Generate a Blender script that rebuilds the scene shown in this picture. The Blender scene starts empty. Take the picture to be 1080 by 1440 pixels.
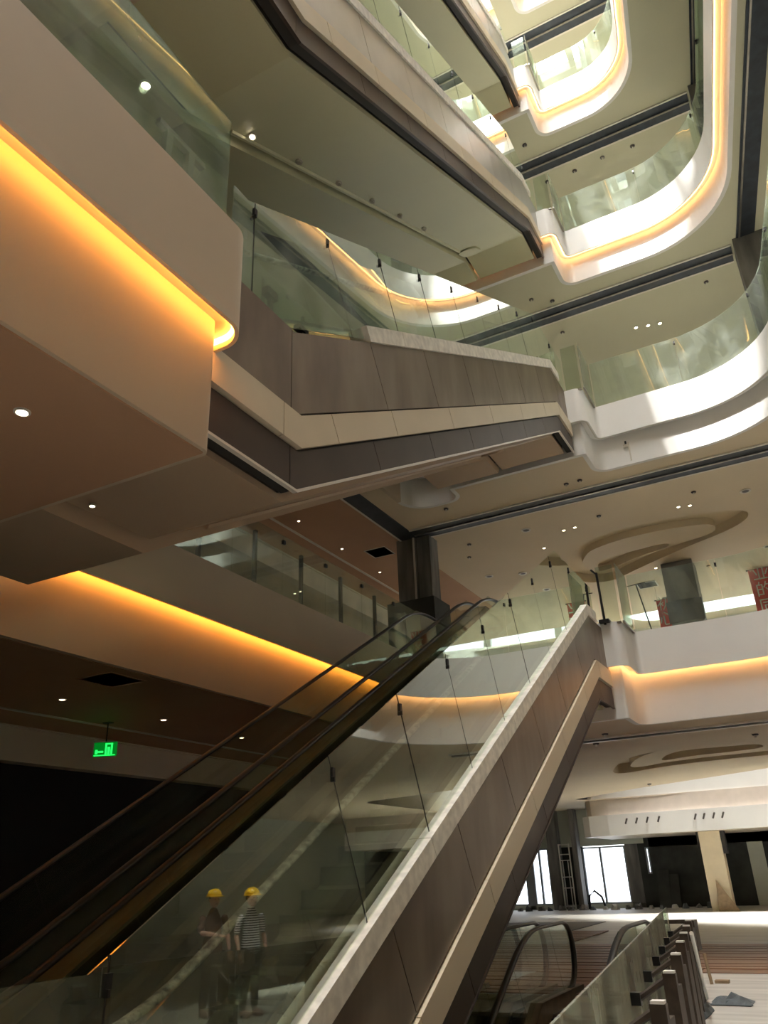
import bpy, bmesh, math, random
from mathutils import Vector, Matrix
from mathutils.geometry import tessellate_polygon
random.seed(7)
sc = bpy.context.scene
COL = sc.collection
PI = math.pi

# ---------------------------------------------------------------- camera
cam_d = bpy.data.cameras.new('camera'); cam = bpy.data.objects.new('camera', cam_d); COL.objects.link(cam)
sc.camera = cam
cam_d.sensor_fit = 'VERTICAL'; cam_d.sensor_height = 36; cam_d.lens = 1113.05 * 36 / 1440
cam_d.clip_start = .05; cam_d.clip_end = 300
_h, _a, _r = math.radians(27.3), math.radians(24.764), math.radians(-2.374)
_fw = Vector((-math.sin(_h) * math.cos(_a), math.cos(_h) * math.cos(_a), math.sin(_a)))
_rt = Vector((math.cos(_h), math.sin(_h), 0)); _up = _rt.cross(_fw)
_r2 = _rt * math.cos(_r) + _up * math.sin(_r); _u2 = _up * math.cos(_r) - _rt * math.sin(_r)
cam.matrix_world = Matrix(((_r2.x, _u2.x, -_fw.x, 0), (_r2.y, _u2.y, -_fw.y, 0), (_r2.z, _u2.z, -_fw.z, 1.65), (0, 0, 0, 1)))

# ---------------------------------------------------------------- world, sun, skylight, exposure
world = bpy.data.worlds.new('sky'); sc.world = world; world.use_nodes = True
bg = world.node_tree.nodes['Background']; bg.inputs[0].default_value = (.93, .97, 1, 1); bg.inputs[1].default_value = 2.2

def area(name, loc, sx, sy, power, color=(1, 1, 1), rot=(0, 0, 0)):
    l = bpy.data.lights.new(name, 'AREA'); l.shape = 'RECTANGLE'; l.size = sx; l.size_y = sy; l.energy = power; l.color = color
    o = bpy.data.objects.new(name, l); o.location = loc; o.rotation_euler = rot; COL.objects.link(o); return o
SKY_Z = 37.0
area('atrium_skylight', (-3.2, 5.5, 50), 14, 32, 62000, (1, .98, .94))
area('second_atrium_skylight', (1, 31, 30), 16, 8, 30000, (1, .99, .96))
sl = bpy.data.lights.new('sun', 'SUN'); sl.energy = 14; sl.angle = .02; sl.color = (1, .97, .92)
sun = bpy.data.objects.new('sun', sl); COL.objects.link(sun)
sun.rotation_euler = Vector((.30, 1.0, -2.0)).to_track_quat('-Z', 'Y').to_euler()
sc.view_settings.view_transform = 'Standard'; sc.view_settings.look = 'None'
sc.view_settings.exposure = 0.5; sc.view_settings.gamma = 1; sc.view_settings.use_curve_mapping = False
sc.cycles.max_bounces = 9; sc.cycles.diffuse_bounces = 5; sc.cycles.glossy_bounces = 4
sc.cycles.transparent_max_bounces = 24; sc.cycles.transmission_bounces = 4
sc.cycles.sample_clamp_indirect = 6; sc.cycles.caustics_reflective = False; sc.cycles.caustics_refractive = False
sc.cycles.use_denoising = True

# ---------------------------------------------------------------- materials
def mat(name, col, rough=.6, metal=0, noise=0, scale=3, col2=None, bump=0, stretch=None, emit=None, estr=0, spec=.5, detail=4):
    m = bpy.data.materials.new(name); m.use_nodes = True; nt = m.node_tree; b = nt.nodes['Principled BSDF']
    b.inputs['Base Color'].default_value = (*col, 1); b.inputs['Roughness'].default_value = rough
    b.inputs['Metallic'].default_value = metal; b.inputs['Specular IOR Level'].default_value = spec
    if noise or col2 or bump:
        tc = nt.nodes.new('ShaderNodeTexCoord'); mp = nt.nodes.new('ShaderNodeMapping'); n = nt.nodes.new('ShaderNodeTexNoise')
        n.inputs['Scale'].default_value = scale; n.inputs['Detail'].default_value = detail
        if stretch: mp.inputs['Scale'].default_value = stretch
        nt.links.new(tc.outputs['Object'], mp.inputs[0]); nt.links.new(mp.outputs[0], n.inputs['Vector'])
        if noise or col2:
            r = nt.nodes.new('ShaderNodeValToRGB')
            c2 = col2 or tuple(c * (1 - noise) for c in col)
            r.color_ramp.elements[0].position = .35; r.color_ramp.elements[1].position = .68
            r.color_ramp.elements[0].color = (*c2, 1); r.color_ramp.elements[1].color = (*col, 1)
            nt.links.new(n.outputs[0], r.inputs[0]); nt.links.new(r.outputs[0], b.inputs['Base Color'])
        if bump:
            bp = nt.nodes.new('ShaderNodeBump'); bp.inputs['Strength'].default_value = bump; bp.inputs['Distance'].default_value = .02
            nt.links.new(n.outputs[0], bp.inputs['Height']); nt.links.new(bp.outputs[0], b.inputs['Normal'])
    if emit: b.inputs['Emission Color'].default_value = (*emit, 1); b.inputs['Emission Strength'].default_value = estr
    return m
def glass(name, tint=(.86, .93, .88), refl=1.0, dust=.05, dustcol=(.75, .8, .74), ior=1.6, even=False):
    m = bpy.data.materials.new(name); m.use_nodes = True; nt = m.node_tree; nt.nodes.clear()
    out = nt.nodes.new('ShaderNodeOutputMaterial'); tr = nt.nodes.new('ShaderNodeBsdfTransparent'); tr.inputs[0].default_value = (*tint, 1)
    gl = nt.nodes.new('ShaderNodeBsdfGlossy'); gl.inputs['Roughness'].default_value = .015; gl.inputs[0].default_value = (.93, 1, .95, 1)
    df = nt.nodes.new('ShaderNodeBsdfDiffuse'); df.inputs[0].default_value = (*dustcol, 1)
    fr = nt.nodes.new('ShaderNodeFresnel'); fr.inputs[0].default_value = ior
    mu = nt.nodes.new('ShaderNodeMath'); mu.operation = 'MULTIPLY'; mu.inputs[1].default_value = refl; mu.use_clamp = True
    mx = nt.nodes.new('ShaderNodeMixShader'); mx2 = nt.nodes.new('ShaderNodeMixShader')
    tc = nt.nodes.new('ShaderNodeTexCoord'); no = nt.nodes.new('ShaderNodeTexNoise'); no.inputs['Scale'].default_value = 1.7; no.inputs['Detail'].default_value = 6
    mr = nt.nodes.new('ShaderNodeMapRange'); mr.inputs[1].default_value = .4; mr.inputs[2].default_value = .75; mr.inputs[3].default_value = dust * .35; mr.inputs[4].default_value = dust * 1.8
    if even: mr.inputs[3].default_value = dust * .85; mr.inputs[4].default_value = dust * 1.15
    L = nt.links.new
    L(tc.outputs['Object'], no.inputs['Vector']); L(no.outputs[0], mr.inputs[0]); L(mr.outputs[0], mx2.inputs[0])
    L(tr.outputs[0], mx2.inputs[1]); L(df.outputs[0], mx2.inputs[2])
    ge = nt.nodes.new('ShaderNodeNewGeometry'); iv = nt.nodes.new('ShaderNodeMath'); iv.operation = 'SUBTRACT'; iv.inputs[0].default_value = 1; L(ge.outputs['Backfacing'], iv.inputs[1])
    fb = nt.nodes.new('ShaderNodeMath'); fb.operation = 'MULTIPLY'; L(fr.outputs[0], fb.inputs[0]); L(iv.outputs[0], fb.inputs[1])   # the far face of a pane only transmits
    L(fb.outputs[0], mu.inputs[0]); L(mu.outputs[0], mx.inputs[0]); L(mx2.outputs[0], mx.inputs[1]); L(gl.outputs[0], mx.inputs[2])
    L(mx.outputs[0], out.inputs[0])
    return m
M = dict(
    white=mat('white_fascia_paint', (.80, .79, .76), .45, noise=.04, scale=1.2),
    white_dim=mat('warm_white_bulkhead_paint', (.70, .62, .50), .55, noise=.05, scale=1),
    ceil=mat('beige_ceiling_paint', (.56, .545, .40), .75, noise=.05, scale=.5, bump=.05),
    ceil_low=mat('tan_ceiling_paint', (.70, .595, .43), .7, noise=.06, scale=.6, bump=.05),
    ceil_warm_shade=mat('ceiling_warm_shade_tone', (.50, .30, .18), .75, noise=.08, scale=.7),  # ceiling colour with the left side's dim orange light put into it
    soffit_warm_shade=mat('brown_beige_soffit_panel', (.50, .37, .25), .6, noise=.06, scale=.6),  # soffit colour browned to carry the dim warm light of the middle pair
    soffit=mat('olive_beige_soffit_panel', (.60, .58, .38), .55, noise=.05, scale=.6),
    brown=mat('brown_grey_cladding', (.15, .108, .082), .38, .3, noise=.3, scale=2.2, col2=(.24, .19, .145), stretch=(1, 1, .35), detail=8),
    brown2=mat('dark_brown_cladding', (.075, .052, .042), .5, .1, noise=.2, scale=2),
    silver=mat('pale_grey_cladding', (.48, .47, .44), .35, .3, noise=.1, scale=2),
    fascia_shade=mat('white_fascia_shade_tone', (.58, .48, .355), .55, noise=.05, scale=1.2),  # the white fascia with dim, warm light painted into its colour
    cream=mat('cream_cladding', (.66, .57, .42), .5, noise=.05, scale=2),
    strip=mat('dusty_white_deck', (.90, .87, .77), .6, noise=.25, scale=9, detail=8),
    trim=mat('pale_edge_trim', (.72, .68, .6), .4),
    gap=mat('dark_joint', (.03, .028, .025), .8),
    slot=mat('dark_shutter_channel', (.035, .045, .06), .5, .4, noise=.4, scale=5, stretch=(1, 1, 4)),
    rubber=mat('black_rubber', (.018, .017, .016), .35),
    rubber_dust=mat('dusty_black_rubber', (.05, .048, .045), .6, noise=.5, scale=14, col2=(.55, .53, .47)),
    steel=mat('brushed_steel', (.36, .34, .30), .35, .9, noise=.2, scale=6),
    deck=mat('escalator_deck_metal', (.20, .14, .08), .5, .4, noise=.35, scale=4),
    step=mat('escalator_step_metal', (.022, .02, .016), .5, .6, noise=.5, scale=20, stretch=(12, 1, 1)),
    truss=mat('escalator_truss_casing', (.10, .085, .07), .6, .2),
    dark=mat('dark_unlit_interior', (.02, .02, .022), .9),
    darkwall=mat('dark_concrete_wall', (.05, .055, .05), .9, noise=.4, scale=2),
    column=mat('raw_concrete_column', (.24, .235, .22), .85, noise=.5, scale=2.2, stretch=(2, 2, .3), detail=8, bump=.2),
    colwrap=mat('grey_wrapped_column', (.22, .22, .2), .6, noise=.3, scale=2),
    pinkish=mat('pinkish_grey_plaster', (.62, .54, .47), .7, noise=.1, scale=3),
    board=mat('brown_cover_board', (.30, .22, .11), .6, noise=.3, scale=3),  # for the filler strip added between the lowest balustrades
    pillar=mat('cream_plaster_pillar', (.72, .62, .44), .7, noise=.1, scale=2),
    floor=mat('dusty_screed_floor', (.60, .575, .52), .55, scale=1.1, col2=(.42, .40, .36), stretch=(.5, 4, 1), detail=8, bump=.1),
    floor_brown=mat('brown_floor_boards', (.30, .16, .09), .5, scale=2, col2=(.17, .09, .055), stretch=(.35, 5, 1), detail=6),
    floor_dark=mat('dark_lower_floor', (.12, .11, .1), .7),
    floor_up=mat('pale_upper_floor', (.72, .68, .6), .6),
    post=mat('brown_steel_post', (.085, .065, .05), .55, .4, noise=.4, scale=8),
    cap=mat('pale_post_cap', (.75, .74, .70), .5),
    clip=mat('black_glass_clip', (.02, .02, .02), .4, .5),
    green=mat('exit_sign_green', (.0, .35, .05), .5, emit=(.02, 1, .12), estr=1.1),
    greendark=mat('exit_sign_panel', (.0, .12, .02), .4, emit=(0, .5, .03), estr=.25),
    red=mat('red_banner_cloth', (.85, .06, .05), .7, noise=.1, scale=3),
    letter=mat('white_banner_print', (.92, .88, .84), .7),
    helmet=mat('yellow_hard_hat', (1, .62, .01), .3),
    skin=mat('skin', (.55, .33, .24), .6), hair=mat('black_hair', (.015, .012, .01), .6),
    darkcloth=mat('dark_clothing', (.05, .04, .04), .9), browncloth=mat('brown_jacket', (.17, .11, .08), .9),
    shoe=mat('dusty_pink_shoe', (.55, .35, .3), .8),
    debris=mat('rubble_grey', (.35, .34, .32), .9, noise=.5, scale=8), tarp=mat('blue_grey_tarp', (.12, .14, .15), .7, noise=.3, scale=8),
    wood=mat('raw_timber', (.35, .25, .15), .8, noise=.3, scale=8),
    lamp=mat('lit_lamp_lens', (1, 1, 1), .4, emit=(1, .86, .62), estr=14),
    lampoff=mat('pale_lamp_lens', (.62, .58, .5), .4), lampring=mat('lamp_ring', (.7, .66, .58), .35, .3), sensor=mat('dark_ceiling_sensor', (.06, .05, .045), .5),
    winframe=mat('grey_window_frame', (.33, .36, .38), .5, .3), winwall=mat('pale_green_wall', (.55, .58, .5), .8),
)
M['led'] = mat('warm_led_strip', (1, .7, .3), .5, emit=(1, .39, .06), estr=15)
M['led_far'] = mat('soft_warm_led_strip', (1, .8, .5), .5, emit=(1, .46, .15), estr=7)
M['glass_out'] = glass('green_barrier_glass', (.84, .92, .86), 2, .07)
M['glass_a'] = glass('tall_barrier_glass', (.82, .87, .74), 3.6, .05)
M['glass_hazy'] = glass('hazy_barrier_glass', (.80, .90, .84), 2.2, .2)
M['glass_rail'] = glass('clear_balcony_glass', (.90, .95, .91), 1.8, .07)
M['glass_esc'] = glass('escalator_glass', (.84, .88, .82), 1.2, .03)
M['glass_dirty'] = glass('dusty_barrier_glass', (.84, .87, .80), 1.6, .30, (.66, .64, .54), even=True)
M['glass_win'] = glass('window_glass', (.97, .98, 1), .6, .0)
def striped():
    m = mat('striped_shirt_cloth', (.8, .8, .78), .9); nt = m.node_tree
    tc = nt.nodes.new('ShaderNodeTexCoord'); w = nt.nodes.new('ShaderNodeTexWave'); w.bands_direction = 'Z'; w.inputs['Scale'].default_value = 9
    r = nt.nodes.new('ShaderNodeValToRGB'); r.color_ramp.interpolation = 'CONSTANT'; r.color_ramp.elements[1].position = .42
    r.color_ramp.elements[0].color = (.03, .03, .04, 1); r.color_ramp.elements[1].color = (.85, .84, .8, 1)
    nt.links.new(tc.outputs['Object'], w.inputs[0]); nt.links.new(w.outputs[1], r.inputs[0]); nt.links.new(r.outputs[0], nt.nodes['Principled BSDF'].inputs['Base Color'])
    return m
M['stripe'] = striped()

# ---------------------------------------------------------------- helpers
def obj(name, vf, m, parent=None, base=None, smooth=False, bevel=0):
    v, f = vf[0], vf[1]
    b = Vector(parent.location) if parent is not None and base is None else Vector(base or (0, 0, 0))
    me = bpy.data.meshes.new(name); me.from_pydata([tuple(Vector(p) - b) for p in v], [], f); me.update()
    ms = m if isinstance(m, (list, tuple)) else [m]
    for x in ms: me.materials.append(M[x])
    if len(vf) > 2: me.polygons.foreach_set('material_index', vf[2])
    if smooth: me.polygons.foreach_set('use_smooth', [True] * len(me.polygons))
    o = bpy.data.objects.new(name, me); COL.objects.link(o)
    if parent is not None: o.parent = parent
    else: o.location = b
    if bevel:
        md = o.modifiers.new('bevel', 'BEVEL'); md.width = bevel; md.segments = 2; md.limit_method = 'ANGLE'
    return o
def tag(o, label=None, cat=None, group=None, kind=None):
    if label: o['label'] = label
    if cat: o['category'] = cat
    if group: o['group'] = group
    if kind: o['kind'] = kind
    return o
def thing(name, label, cat, base=(0, 0, 0), group=None):
    o = bpy.data.objects.new(name, None); COL.objects.link(o); o.location = base; o.empty_display_size = .3
    return tag(o, label, cat, group)
def struct(name, vf, m, label=None, **k):
    o = obj(name, vf, m, **k); o['kind'] = 'structure'
    if label: o['label'] = label
    return o
def copy_tree(o, parent=None):
    c = o.copy(); COL.objects.link(c)
    if parent is not None: c.parent = parent
    for ch in list(o.children): copy_tree(ch, c)
    return c
def join(*vfs):
    V, F = [], []
    for v, f in [x[:2] for x in vfs]:
        n = len(V); V += list(v); F += [tuple(i + n for i in q) for q in f]
    return V, F
def box(x0, x1, y0, y1, z0, z1):
    v = [(x, y, z) for z in (z0, z1) for y in (y0, y1) for x in (x0, x1)]
    return v, [(0, 2, 3, 1), (4, 5, 7, 6), (0, 1, 5, 4), (2, 6, 7, 3), (0, 4, 6, 2), (1, 3, 7, 5)]
def prism_x(poly, x0, x1):   # poly of (y,z) extruded along x
    n = len(poly); v = [(x0, y, z) for y, z in poly] + [(x1, y, z) for y, z in poly]
    f = [(i, (i + 1) % n, (i + 1) % n + n, i + n) for i in range(n)] + [tuple(range(n - 1, -1, -1)), tuple(range(n, 2 * n))]
    return v, f
def prism_z(poly, z0, z1):
    n = len(poly); v = [(x, y, z0) for x, y in poly] + [(x, y, z1) for x, y in poly]
    f = [(i, (i + 1) % n, (i + 1) % n + n, i + n) for i in range(n)] + [tuple(range(n - 1, -1, -1)), tuple(range(n, 2 * n))]
    return v, f
def band_x(lo, hi, x0, x1):  # between two polylines (same length) of (y,z), extruded along x
    n = len(lo); v, f = [], []
    for i in range(n):
        v += [(x0, *lo[i]), (x0, *hi[i]), (x1, *hi[i]), (x1, *lo[i])]
    for i in range(n - 1):
        a, b = 4 * i, 4 * i + 4
        for k in range(4): f.append((a + k, b + k, b + (k + 1) % 4, a + (k + 1) % 4))
    f += [(0, 1, 2, 3), (4 * n - 1, 4 * n - 2, 4 * n - 3, 4 * n - 4)]
    return v, f
def tube(path, r, seg=8, closed=False, sq=None):
    P = [Vector(p) for p in path]; v, f = [], []
    up0 = Vector((0, 0, 1))
    for i, p in enumerate(P):
        t = (P[min(i + 1, len(P) - 1)] - P[max(i - 1, 0)]).normalized()
        ref = Vector((1, 0, 0)) if abs(t.x) < .8 else Vector((0, 0, 1))
        a = t.cross(ref).normalized(); b = t.cross(a).normalized()
        for k in range(seg):
            an = 2 * PI * (k + .5) / seg
            ca, sa = math.cos(an), math.sin(an)
            ra, rb = sq or (r, r)
            v.append(tuple(p + a * ca * ra + b * sa * rb))
    for i in range(len(P) - 1):
        for k in range(seg):
            f.append((i * seg + k, i * seg + (k + 1) % seg, (i + 1) * seg + (k + 1) % seg, (i + 1) * seg + k))
    f += [tuple(range(seg - 1, -1, -1)), tuple((len(P) - 1) * seg + k for k in range(seg))]
    return v, f
def lathe(prof, c, seg=16):  # prof of (r,z)
    v, f = [], []
    for r, z in prof:
        for k in range(seg): v.append((c[0] + r * math.cos(2 * PI * k / seg), c[1] + r * math.sin(2 * PI * k / seg), c[2] + z))
    for i in range(len(prof) - 1):
        for k in range(seg): f.append((i * seg + k, i * seg + (k + 1) % seg, (i + 1) * seg + (k + 1) % seg, (i + 1) * seg + k))
    f += [tuple(range(seg - 1, -1, -1)), tuple((len(prof) - 1) * seg + k for k in range(seg))]
    return v, f
def flat(loops, z, up=False):   # polygon with holes
    pts = [p for l in loops for p in l]
    tris = tessellate_polygon([[Vector((x, y, 0)) for x, y in l] for l in loops])
    f = []
    for a, b, c in tris:
        A, B, C = pts[a], pts[b], pts[c]
        s = (B[0] - A[0]) * (C[1] - A[1]) - (B[1] - A[1]) * (C[0] - A[0])
        f.append((a, b, c) if (s > 0) == up else (a, c, b))
    return [(x, y, z) for x, y in pts], f
def rounded(pts, radii, seg=10):
    out = []; n = len(pts)
    for i in range(n):
        p = Vector(pts[i]); a = Vector(pts[i - 1]); b = Vector(pts[(i + 1) % n]); r = radii[i]
        if r <= 0: out.append(tuple(p)); continue
        d1 = (a - p).normalized(); d2 = (b - p).normalized()
        ang = d1.angle(d2); t = min(r / math.tan(ang / 2), (a - p).length * .49, (b - p).length * .49); rr = t * math.tan(ang / 2)
        c = p + (d1 + d2).normalized() * (rr / math.sin(ang / 2))
        s, e = p + d1 * t, p + d2 * t
        v1, v2 = s - c, e - c; tot = v1.angle_signed(v2) if v1.length else 0
        for k in range(seg + 1):
            q = v1.copy(); q.rotate(Matrix.Rotation(-tot * k / seg, 2)); out.append(tuple(c + q))
    return out
def offset(path, d, closed=True):   # + d = to the left of travel direction
    out = []; n = len(path)
    for i in range(n):
        p = Vector(path[i]); a = Vector(path[i - 1]) if closed or i else p; b = Vector(path[(i + 1) % n]) if closed or i < n - 1 else p
        d1 = (p - a); d2 = (b - p)
        d1 = d1.normalized() if d1.length > 1e-6 else d2.normalized(); d2 = d2.normalized() if d2.length > 1e-6 else d1
        n1 = Vector((-d1.y, d1.x)); n2 = Vector((-d2.y, d2.x)); m = (n1 + n2)
        if m.length < 1e-5: m = n1
        m.normalize(); k = d / max(.35, m.dot(n1)); out.append(tuple(p + m * k))
    return out
def wall_band(path, z0, z1, closed=True):
    n = len(path); v = [(x, y, z0) for x, y in path] + [(x, y, z1) for x, y in path]
    f = [(i, (i + 1) % n, (i + 1) % n + n, i + n) for i in range(n if closed else n - 1)]
    return v, f
def band_solid(p_in, p_out, z0, z1, closed=True):
    n = len(p_in); v = [(x, y, z) for z in (z0, z1) for P in (p_in, p_out) for x, y in P]; f = []
    for i in range(n if closed else n - 1):
        j = (i + 1) % n
        f += [(i, j, j + 2 * n, i + 2 * n), (j + n, i + n, i + 3 * n, j + 3 * n), (i + n, j + n, j, i), (i + 2 * n, j + 2 * n, j + 3 * n, i + 3 * n)]
    if not closed: f += [(0, 2 * n, 3 * n, n), (n - 1, 2 * n - 1, 4 * n - 1, 3 * n - 1)]
    return v, f

# ---------------------------------------------------------------- building shell
X0, X1, Y0, Y1 = -24., 16., -16., 40.
MSL = .5619
RX = lambda y: 1.0 + (14.5 - y) * .136       # the atrium's right side leans away
def hole_path(n):
    dx = {1: .25, 2: .2, 3: 0, 4: -1.3, 5: -1.5, 6: -1.5}[n]
    # counter-clockwise seen from above (interior of the void on the left hand)
    pts = [(-2.93, -12), (RX(-12) + dx, -12), (RX(16.65) + dx, 16.68), (-2.9, 16.68), (-2.9, 15.62), (-6.55, 15.62), (-6.55, 16.25), (-7.5, 16.25), (-7.5, 3.72), (-2.93, 3.72)]
    rad = [0, 0, 2.1, .12, .22, .22, .12, .8, .1, .24]
    return rounded(pts, rad, 12)
outer = [(X0, Y0), (X1, Y0), (X1, Y1), (X0, Y1)]
hole2 = rounded([(-9.3, 33.9), (-6.1, 31.0), (-3.4, 29.2), (-1.5, 27.8), (4, 25.8), (9, 27.5), (9, 35), (-8.6, 35)], [.2, 2, 2, 2, 2, 1, 1, .4], 6)
hole2b = rounded([(-6, 28.9), (9, 28.9), (9, 35.5), (-6, 35.5)], [1.5] * 4, 8)
P10 = [(-5.43, 22.31), (-5.03, 21.56), (-4.51, 20.98), (-3.45, 20.54), (-1.79, 20.63), (-0.3, 21.05), (-0.22, 21.65), (-0.76, 22.3), (-2.2, 23.05), (-3.85, 24.15), (-4.6, 24.75), (-5.35, 24.5), (-5.75, 23.6)]
P10B = [(-5.14, 22.93), (-4.8, 22.17), (-4.49, 21.83), (-3.68, 21.53), (-2.59, 21.46), (-1.4, 21.66), (-1.1, 22.03), (-1.24, 22.53), (-2.14, 22.8), (-3.47, 23.33), (-4.56, 23.84), (-4.99, 23.78)]
P10C = [(-4.84, 23.61), (-4.58, 22.92), (-3.71, 22.68), (-2.55, 22.48), (-2.44, 22.87), (-3.4, 23.16), (-4.39, 23.76), (-4.77, 24.03)]
P4 = [(-5.72, 25.4), (-5.2, 23.6), (-4.59, 22.23), (-3.9, 21.3), (-2.95, 21.07), (-2.0, 21.1), (-1.1, 21.2), (1.0, 21.4), (1.2, 23.8), (-1.29, 24.32), (-2.69, 24.3), (-4.46, 24.9), (-5.21, 25.6)]
SLOTW = (17.5, 18.1)
CB = {1: 4.24, 2: 10.0, 3: 15.5, 4: 21.0, 5: 26.5, 6: 32.0}
def shrink(poly, s, dy=0):
    cx = sum(p[0] for p in poly) / len(poly); cy = sum(p[1] for p in poly) / len(poly)
    return [(cx + (x - cx) * s, cy + dy + (y - cy) * s) for x, y in poly]
def chaikin(p, it=2):
    for _ in range(it):
        q = []
        for i in range(len(p)):
            a, b = p[i], p[(i + 1) % len(p)]
            q += [(a[0] * .75 + b[0] * .25, a[1] * .75 + b[1] * .25), (a[0] * .25 + b[0] * .75, a[1] * .25 + b[1] * .75)]
        p = q
    return p
def ceiling_pocket(P, z, m, PB=None, PC=None):
    # recessed relief: wall up, ledge, wall up, cap
    Pc = chaikin(P); out = []
    P2 = chaikin(PB) if PB else shrink(Pc, .78, .05); P3 = chaikin(PC) if PC else shrink(Pc, .40, -.1)
    vf = join(wall_band(Pc, z, z + .28), flat([Pc, P2], z + .28), wall_band(P2, z + .08, z + .28), flat([P2, P3], z + .08), wall_band(P3, z + .08, z + .34), flat([P3], z + .34))
    o = struct('ceiling', vf, m); return Pc
ordn = {1: 'second', 2: 'third', 3: 'fourth', 4: 'fifth', 5: 'sixth', 6: 'seventh'}
for n in range(1, 7):
    Z = 5.5 * n; cb = CB[n]; H = hole_path(n); lip0, lip1 = Z - .2, Z + .6
    rec = offset(H, -.17)     # recessed lower band, behind the lip
    back = offset(H, -.30)
    loops = [outer, rec]
    if n == 1: loops += [hole2]
    else: loops += [hole2b]
    ceil_m = 'ceil_low' if n <= 2 else 'ceil'
    if n == 1: loops.append(chaikin(P4)); ceiling_pocket(P4, cb, ceil_m)
    if n == 2: loops.append(chaikin(P10)); ceiling_pocket(P10, cb, ceil_m, P10B, P10C)
    struct('ceiling', flat(loops, cb), ceil_m)
    struct('floor', flat([outer, back, hole2 if n == 1 else hole2b], Z + .45, True), 'floor_up')
    # kerb lip proud of the lower band, small bottom chamfer
    ch = offset(H, -.02)
    lip = join(wall_band(H, lip0 + .02, lip1 - .02), wall_band(offset(H, -.02), lip0, lip0 + .001), band_solid(offset(H, -.004), offset(H, -.29), lip0, lip1))
    def paint(o):  # low storeys: the left side takes the shade-toned copy of the white
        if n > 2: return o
        o.data.materials.append(M['fascia_shade'])
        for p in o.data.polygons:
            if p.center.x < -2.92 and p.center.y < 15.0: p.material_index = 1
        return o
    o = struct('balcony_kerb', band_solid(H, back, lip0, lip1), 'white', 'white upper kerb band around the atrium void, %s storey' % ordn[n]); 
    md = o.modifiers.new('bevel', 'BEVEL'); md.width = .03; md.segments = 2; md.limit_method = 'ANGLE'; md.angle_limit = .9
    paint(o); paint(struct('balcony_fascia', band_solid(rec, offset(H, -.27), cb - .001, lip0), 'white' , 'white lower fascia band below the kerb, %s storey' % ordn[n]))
    # warm strip in the cove under the kerb
    near = offset(H, -.055); far_ = offset(H, -.032)
    V, F = band_solid(far_, near, lip0 - .042, lip0 - .004)
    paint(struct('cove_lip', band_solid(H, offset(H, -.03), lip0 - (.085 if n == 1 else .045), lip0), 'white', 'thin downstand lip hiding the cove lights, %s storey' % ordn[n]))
    led = obj('cove_light_strip', (V, F), 'led' if n == 1 else 'lampoff' if n == 2 else 'led_far')
    # the storey-1 strip burns hard on the dim left side and soft on the daylit side
    tag(led, '%s cove light strip tucked under the %s storey kerb' % ('switched-off' if n == 2 else 'warm orange', ordn[n]), 'light strip')
    if n == 1:
        led.data.materials.append(M['led_far'])
        for p in led.data.polygons: p.material_index = 1 if p.center.y > 15 or p.center.x > -2 else 0
    if n <= 2: struct('ceiling', box(-11.9, -8.83 if n == 2 else -7.75, -8, 16.9 if n == 1 else 30, cb - .012, cb - .001), 'ceil_warm_shade')  # thin sheet under the left ceiling, its brown stands for warm dim light
    if n == 1: struct('ceiling', box(-11.9, -3.13, -8, 3.5, cb - .014, cb - .001), 'ceil_warm_shade')  # same shade-coloured sheet under the near soffit
    # shutter channels in the ceiling
    x_r = 2.0
    for k, (a, b, c, d) in enumerate([(-8.29, RX(17.8) + (.2 if n < 3 else 0) + .35, SLOTW[0], SLOTW[1]), (-8.75, -8.3, -6, 18.1)][:1 if n == 1 else 2]):
        if n == 1 and k == 0: c, d = 17.9, 18.25
        V, F = join(box(a, b, c, d, cb - .035, cb - .003)); t = thing('shutter_channel', ['dark fire shutter channel crossing the %s ceiling behind the void edge', 'dark fire shutter channel running along the %s ceiling at the column line'][k] % (ordn[n - 1] if n > 1 else 'first'), 'channel', ((a + b) / 2, (c + d) / 2, cb))
        obj('track', (V, F), 'slot', t)
        if k == 0:
            obj('edge_trim', box(a, b, c - .05, c, cb - .04, cb - .002), 'trim', t); obj('edge_trim', box(a, b, d, d + .06, cb - .04, cb - .002), 'trim', t)
            obj('rail', box(a, b, (c + d) / 2 - .03, (c + d) / 2 + .03, cb - .06, cb), 'steel', t)
        else:
            obj('edge_trim', box(a - .06, a, c, d, cb - .04, cb - .002), 'trim', t)
    # right hand channel following the leaning side
    if n >= 2:
        dx = .2 if n == 2 else 0
        pr_ = [(RX(y) + dx + .42, y) for y in (-10, 17.3)]; pr2 = [(x + (.42 if n == 3 else .12), y) for x, y in pr_]
        t = thing('shutter_channel', 'dark fire shutter channel running beside the curved edge, %s ceiling' % ordn[n - 1], 'channel', (RX(8) + dx + .6, 8, cb))
        obj('track', prism_z([pr_[0], pr2[0], pr2[1], pr_[1]], cb - .03, cb - .003), 'slot', t)
        obj('rail', prism_z([(pr_[0][0] + .05, -10), (pr_[0][0] + .09, -10), (pr_[1][0] + .09, 17.3), (pr_[1][0] + .05, 17.3)], cb - .06, cb - .02), 'steel', t)
        x = RX(17.8) + dx + .55
        c = obj('corner_column', box(x - .15, x + .55, 17.3, 18.1, Z - 5.05, cb), 'column'); tag(c, 'dark corner column where the shutter channels meet under the %s storey' % ordn[n], 'column')
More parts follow.
